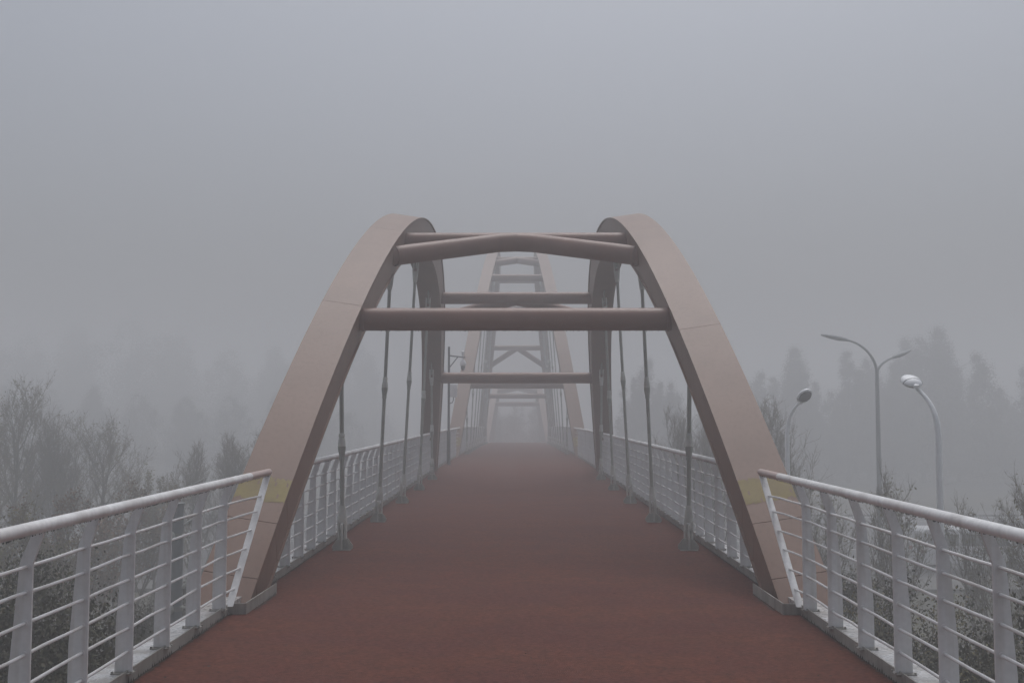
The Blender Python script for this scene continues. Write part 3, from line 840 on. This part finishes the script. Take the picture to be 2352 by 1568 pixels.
def bare_tree(seed, H, limbs, subs, twigs, twiglets, leaves, leaf_m, leaf_s=0.045, spread=0.55, multi=1, upright=0.10):
    rr = random.Random(seed)
    tr, cr = MB(), MB()
    for s in range(multi):
        base = Vector((rr.gauss(0, .12), rr.gauss(0, .12), 0)) if multi > 1 else Vector((0, 0, 0))
        lean = Vector((rr.gauss(0, .22 if multi > 1 else .04), rr.gauss(0, .22 if multi > 1 else .04), 1))
        r0 = 0.016 * H / sqrt(multi)
        tp, td = grow(rr, base, lean, H * 0.80, r0, 9, 0.05, 0.06)
        prism_branch(tr, tp, r0, 0.012, 6)
        for l in range(limbs // multi):
            t = 0.16 + 0.80 * (l + rr.random()) / (limbs // multi)
            i = min(8, int(t * 9)); p = tp[i].lerp(tp[i + 1], t * 9 - i)
            az = l * 2.4 + rr.random()
            d = Vector((cos(az) * spread, sin(az) * spread, 0.55 + 0.45 * t))
            ll = H * (0.46 - 0.28 * t) * rr.uniform(.8, 1.2)
            lp, ld = grow(rr, p, d, ll, 0, 6, 0.10, upright)
            prism_branch(tr, lp, max(.010, r0 * (0.45 - 0.3 * t)), 0.007, 4)
            for q in range(subs):
                t2 = 0.2 + 0.8 * (q + rr.random()) / subs
                i2 = min(5, int(t2 * 6)); p2 = lp[i2].lerp(lp[i2 + 1], min(1, t2 * 6 - i2))
                d2 = (ld + Vector((rr.gauss(0, .65), rr.gauss(0, .65), rr.gauss(.25, .4)))).normalized()
                l2 = ll * rr.uniform(.30, .55) * (1.1 - .4 * t2)
                sp, sd = grow(rr, p2, d2, l2, 0, 4, 0.10, upright)
                prism_branch(cr, sp, 0.0085, 0.005, 3)
                for w in range(twigs):
                    t3 = rr.uniform(.15, 1.0); i3 = min(3, int(t3 * 4)); p3 = sp[i3].lerp(sp[i3 + 1], min(1, t3 * 4 - i3))
                    d3 = (sd + Vector((rr.gauss(0, .6), rr.gauss(0, .6), rr.gauss(.25, .45)))).normalized()
                    wp, wd = grow(rr, p3, d3, l2 * rr.uniform(.3, .65), 0, 3, 0.10, upright)
                    prism_branch(cr, wp, 0.0055, 0.0028, 3)
                    for x in range(twiglets):
                        p4 = wp[rr.randint(1, 3)]
                        d4 = (wd + Vector((rr.gauss(0, .6), rr.gauss(0, .6), rr.gauss(.2, .4)))).normalized()
                        prism_branch(cr, [p4, p4 + d4 * rr.uniform(.10, .28)], 0.0038, 0.002, 3)
                    for x in range(leaves):
                        if rr.random() < 0.75:
                            p4 = wp[rr.randint(1, 3)]
                            leaf(cr, rr, p4 + Vector((rr.gauss(0, .07), rr.gauss(0, .07), rr.gauss(0, .07))), leaf_s * rr.uniform(.6, 1.3))
    return tr.mesh('trunk', M['bark']), cr.mesh('crown', [M['twig'], leaf_m])

def dense_tree(seed, H, width, n, leaf_m, spires=3, ls=0.16, base=0.12, cone=0.8):
    """many small leaf faces gathered in clumps through a tall crown"""
    rr = random.Random(seed)
    tr, cr = MB(), MB()
    tp, _ = grow(rr, Vector((0, 0, 0)), Vector((0, 0, 1)), H * .92, 0, 8, 0.02, 0.05)
    prism_branch(tr, tp, 0.016 * H, 0.02, 7)
    axes = [(0, 0, H)] + [(rr.gauss(0, width * .35), rr.gauss(0, width * .35), H * rr.uniform(.72, .95)) for _ in range(spires)]
    clumps = []
    for ax, ay, hh in axes:
        for k in range(46):
            t = base + (1 - base) * rr.random() ** 1.1
            r = width * 0.5 * (1 - t) ** cone * rr.uniform(.35, 1.1) * (1.0 if (ax, ay) == (0, 0) else .75) + .05
            az = rr.random() * 2 * pi
            c = Vector((ax * (1 - .3 * t) + r * cos(az), ay * (1 - .3 * t) + r * sin(az), t * hh))
            clumps.append((c, width * rr.uniform(.10, .18) * (1.15 - .70 * t)))
            if k % 3 == 0:
                i = min(7, int(t * .8 * 8)); prism_branch(tr, [tp[i], tp[i].lerp(c, .6) + Vector((0, 0, .1)), c], 0.05 * (1.1 - t), 0.012, 4)
    for i in range(n):
        c, cs = clumps[rr.randrange(len(clumps))]
        p = c + Vector((tg(rr) * cs, tg(rr) * cs, tg(rr) * cs * 1.5))
        if p.z < 0.2: continue
        s = ls * rr.uniform(.6, 1.4) * max(.35, 1.25 - .55 * (p - c).length / cs)
        a = Vector((rr.gauss(0, .6), rr.gauss(0, .6), 1 + rr.gauss(0, .5))).normalized()
        b = a.cross(Vector((rr.gauss(0, 1), rr.gauss(0, 1), rr.gauss(0, 1)))).normalized()
        cr.add([p - a * s, p + b * s * .5, p + a * s, p - b * s * .5], [(0, 1, 2, 3)])
    return tr.mesh('trunk', M['bark']), cr.mesh('crown', leaf_m)

def shrub(seed, H, width, n, leaf_m, ls=0.06):
    rr = random.Random(seed)
    tr, cr = MB(), MB()
    cl = []
    for k in range(60):
        az = rr.random() * 2 * pi; r = width * .5 * sqrt(rr.random()); z = H * rr.uniform(.25, 1.0) * (1 - .45 * (2 * r / width) ** 2)
        c = Vector((r * cos(az), r * sin(az), z)); cl.append((c, rr.uniform(.16, .36)))
        prism_branch(tr, [Vector((rr.gauss(0, .08), rr.gauss(0, .08), 0)), c * .55 + Vector((0, 0, .1)), c + Vector((rr.gauss(0, .1), rr.gauss(0, .1), .18))], 0.028, 0.006, 4)
    for i in range(n):
        c, cs = cl[rr.randrange(len(cl))]
        p = c + Vector((rr.gauss(0, cs), rr.gauss(0, cs), rr.gauss(0, cs)))
        leaf(cr, rr, p, ls * rr.uniform(.6, 1.35))
    cr.m = [0] * len(cr.m)
    return tr.mesh('stem', M['bark']), cr.mesh('crown', leaf_m)

T = {}
T['bareA'] = (bare_tree(11, 8.0, 24, 8, 8, 3, 1, M['olive']), 8.0)
T['bareB'] = (bare_tree(12, 8.0, 26, 8, 8, 3, 0, M['olive'], spread=0.42, upright=0.16), 8.0)
T['bareC'] = (bare_tree(13, 6.0, 24, 7, 7, 2, 1, M['olive'], multi=4, upright=0.12, spread=.45), 6.0)
T['orange'] = (bare_tree(14, 5.0, 20, 7, 7, 1, 5, M['orange'], multi=4, upright=0.10, spread=.5), 5.0)
T['olive'] = (bare_tree(15, 6.0, 22, 8, 7, 1, 5, M['olive'], multi=3, upright=0.10, spread=.55), 6.0)
T['cone1'] = (dense_tree(21, 11.0, 4.2, 46000, M['conifer'], 3, ls=.11), 11.0)
T['cone2'] = (dense_tree(22, 11.0, 3.4, 42000, M['conifer'], 2, ls=.11, cone=.7), 11.0)
T['cone3'] = (dense_tree(23, 11.0, 5.0, 50000, M['conifer'], 5, ls=.11), 11.0)
T['broad1'] = (dense_tree(24, 12.0, 7.5, 60000, M['hazy'], 6, ls=.10, cone=.45, base=.22), 12.0)
T['broad2'] = (dense_tree(25, 12.0, 6.0, 52000, M['hazy'], 5, ls=.10, cone=.5, base=.2), 12.0)
T['ever1'] = (shrub(31, 5.0, 4.2, 44000, M['ever'], .032), 5.0)
T['ever2'] = (shrub(32, 5.0, 3.6, 40000, M['ever'], .032), 5.0)
T['ochre'] = (shrub(33, 5.0, 4.0, 22000, M['olive'], .03), 5.0)

def plant(kind, px, d, py, label, group, name='tree', cat='tree', rz=None, wid=1.0, base=GROUND):
    (m1, m2), H0 = T[kind]
    zt = top_z(py, d); s = (zt - base) / H0
    root = tag(empty(name, (at(px, d), d, base - 0.05), (0, 0, R.random() * 6.28 if rz is None else rz)), label, cat, group)
    root.scale = (s * wid, s * wid, s)
    t = link('trunk' if name.endswith('tree') else 'stem', m1, root)
    c = link('crown', m2, root)
    return root

GL = 'trees left of the footbridge'
GR = 'trees right of the footbridge'
# left, near to far
plant('bareA', 40, 42, 872, 'tall bare-topped tree with sparse olive leaves at the left picture edge', GL, 'bare_tree')
plant('bareA', -70, 37, 925, 'thin branching tree cut off by the left picture edge above the handrail', GL, 'bare_tree', wid=.9)
plant('bareC', 150, 43, 990, 'bushy twiggy tree standing just right of the tall tree at the left edge', GL, 'bare_tree')
plant('orange', 195, 29, 1120, 'rust-leaved small tree above the left handrail, left of the two', GL, 'small_tree')
plant('orange', 290, 32, 1100, 'rust-leaved small tree above the left handrail, right of the two', GL, 'small_tree')
plant('olive', 85, 25, 1150, 'low olive-leaved tree above the handrail in the lower left', GL, 'small_tree')
plant('olive', 365, 38, 1080, 'olive-leaved small tree left of the utility pole', GL, 'small_tree')
plant('bareB', 525, 42, 995, 'bare twigs of a tree showing just left of the near arch', GL, 'bare_tree')
plant('bareB', 460, 41, 1015, 'fainter bare tree behind the left handrail near the arch foot', GL, 'bare_tree')
HL = 'fog-faded tree in the hazy wood left of the bridge'
for px, d, py, k in ((120, 43, 945, 'bareB'), (250, 43.5, 955, 'bareA'), (-20, 43, 915, 'bareB'), (575, 43.5, 980, 'bareA'),
                     (10, 120, 890, 'broad2'), (110, 118, 895, 'broad1'), (215, 121, 890, 'broad2'), (320, 118, 905, 'broad1'), (425, 121, 915, 'broad2'), (530, 118, 910, 'broad1'), (640, 121, 905, 'broad2'), (740, 119, 910, 'broad1'),
                     (60, 168, 775, 'broad1'), (170, 175, 745, 'broad2'), (290, 166, 735, 'broad1'), (410, 178, 775, 'broad2'), (520, 168, 805, 'broad1'), (630, 175, 800, 'broad2'), (730, 168, 810, 'broad1'), (-60, 166, 745, 'broad1'),
                     (830, 170, 800, 'broad2')):
    plant(k, px, d, py, HL, 'hazy trees left of the bridge', 'tree', wid=1.15)
for px, d, py, k in ((1128, 124, 915, 'broad2'), (1185, 128, 925, 'broad1'), (1245, 125, 910, 'broad2')):
    plant(k, px, d, py, 'barely visible tree beyond the far end of the walkway', 'trees beyond the far end of the walkway', 'tree', wid=1.0)
# right
plant('bareB', 1785, 38, 915, 'bare tree with upright twigs behind the right arch leg and park lamp', GR, 'bare_tree', wid=1.15)
plant('bareB', 1640, 41, 945, 'bare tree seen between the right hangers and the near arch leg', GR, 'bare_tree')
plant('bareB', 1570, 40, 935, 'fainter bare tree behind the right hangers of the near arch', GR, 'bare_tree')
plant('bareC', 1925, 29, 1085, 'bare shrubby tree over the right handrail beside the arch foot', GR, 'small_tree')
plant('bareC', 2035, 27, 1080, 'bare shrubby tree with few ochre leaves left of the park lamp pole', GR, 'small_tree', wid=.85)
plant('bareA', 2375, 24, 1045, 'twiggy olive-leaved tree at the right picture edge', GR, 'small_tree', wid=.8)
plant('bareC', 2275, 26, 1150, 'low bare shrubby tree right of the park lamp pole', GR, 'small_tree', wid=.8)
plant('bareC', 2450, 21, 1080, 'branching tree cut off by the right picture edge', GR, 'small_tree')
HR = 'fog-faded spire-shaped tree in the row behind the street lamp'
for px, d, py, k in ((1825, 115, 805, 'cone1'), (1775, 118, 870, 'cone2'), (1870, 116, 880, 'cone2'), (1945, 114, 812, 'cone2'), (1990, 118, 830, 'cone1'), (2080, 115, 785, 'cone1'), (2115, 114, 780, 'cone2'),
                     (2155, 110, 760, 'cone1'), (2195, 115, 850, 'cone2'), (2250, 116, 925, 'cone3'), (2305, 116, 915, 'cone3'), (2352, 110, 850, 'cone1'), (2050, 116, 880, 'cone3'),
                     (1905, 116, 900, 'cone3'), (2400, 114, 880, 'cone3')):
    plant(k, px, d, py, HR, 'spire-shaped trees in the fog', 'conifer_tree', wid=1.22)
for px, d, py, k in ((1490, 109, 830, 'cone1'), (1455, 112, 870, 'cone2'), (1540, 109, 880, 'cone3'), (1620, 110, 890, 'cone1'), (1700, 112, 880, 'cone3')):
    plant(k, px, d, py, 'faint spire-shaped tree seen through the right hangers of the near arch', 'faint trees behind the right hangers', 'conifer_tree')
# dark shrubs under the railings
for px, d, py, k in ((20, 13, 1330, 'ever1'), (110, 12, 1390, 'ever2'), (205, 13, 1500, 'ever1'), (290, 13, 1500, 'ever2'), (60, 16, 1290, 'ever2'), (160, 11, 1480, 'ever1'), (350, 13, 1545, 'ever1'),
                     (-60, 12, 1300, 'ever1'), (260, 11.5, 1540, 'ever2'), (330, 21, 1390, 'ever2'), (395, 25, 1350, 'ever1'), (455, 26, 1330, 'ever2'), (250, 17, 1400, 'ever1')):
    plant(k, px, d, py, 'dark evergreen bush below the left railing', 'dark bushes below the left railing', 'bush', 'bush', wid=.85)
for px, d, py, k in ((1960, 20, 1320, 'ever2'), (2035, 17, 1310, 'ochre'), (2085, 17, 1330, 'ever1'), (2120, 13, 1420, 'ochre'), (2240, 14, 1460, 'ever2'), (2340, 14, 1390, 'ochre'), (2400, 12, 1380, 'ever1'),
                     (2190, 12, 1510, 'ochre'), (2290, 11.5, 1520, 'ever1'), (1990, 14, 1430, 'ever1')):
    if k == 'ochre':
        plant(k, px, d, py, 'ochre-leaved bush below the right railing', 'ochre bushes below the right railing', 'bush', 'bush', wid=.85)
    else:
        plant(k, px, d, py, 'dark evergreen bush below the right railing', 'dark bushes below the right railing', 'bush', 'bush', wid=.85)

# ------------------------------------------------------------------ the fog
hz = MB(); hz.box((0, 200, 4.5), (806, 806, 24))
haze = hz.build('haze', [])
tag(haze, kind='stuff')
hm = bpy.data.materials.new('fog')
hm.use_nodes = True
hm.node_tree.nodes.clear()
ho = hm.node_tree.nodes.new('ShaderNodeOutputMaterial')
pv = hm.node_tree.nodes.new('ShaderNodeVolumePrincipled')
pv.inputs['Color'].default_value = (*HAZE_COLOR, 1)
pv.inputs['Density'].default_value = HAZE_DENSITY
pv.inputs['Anisotropy'].default_value = 0.2
hm.node_tree.links.new(pv.outputs[0], ho.inputs['Volume'])
haze.data.materials.append(hm)
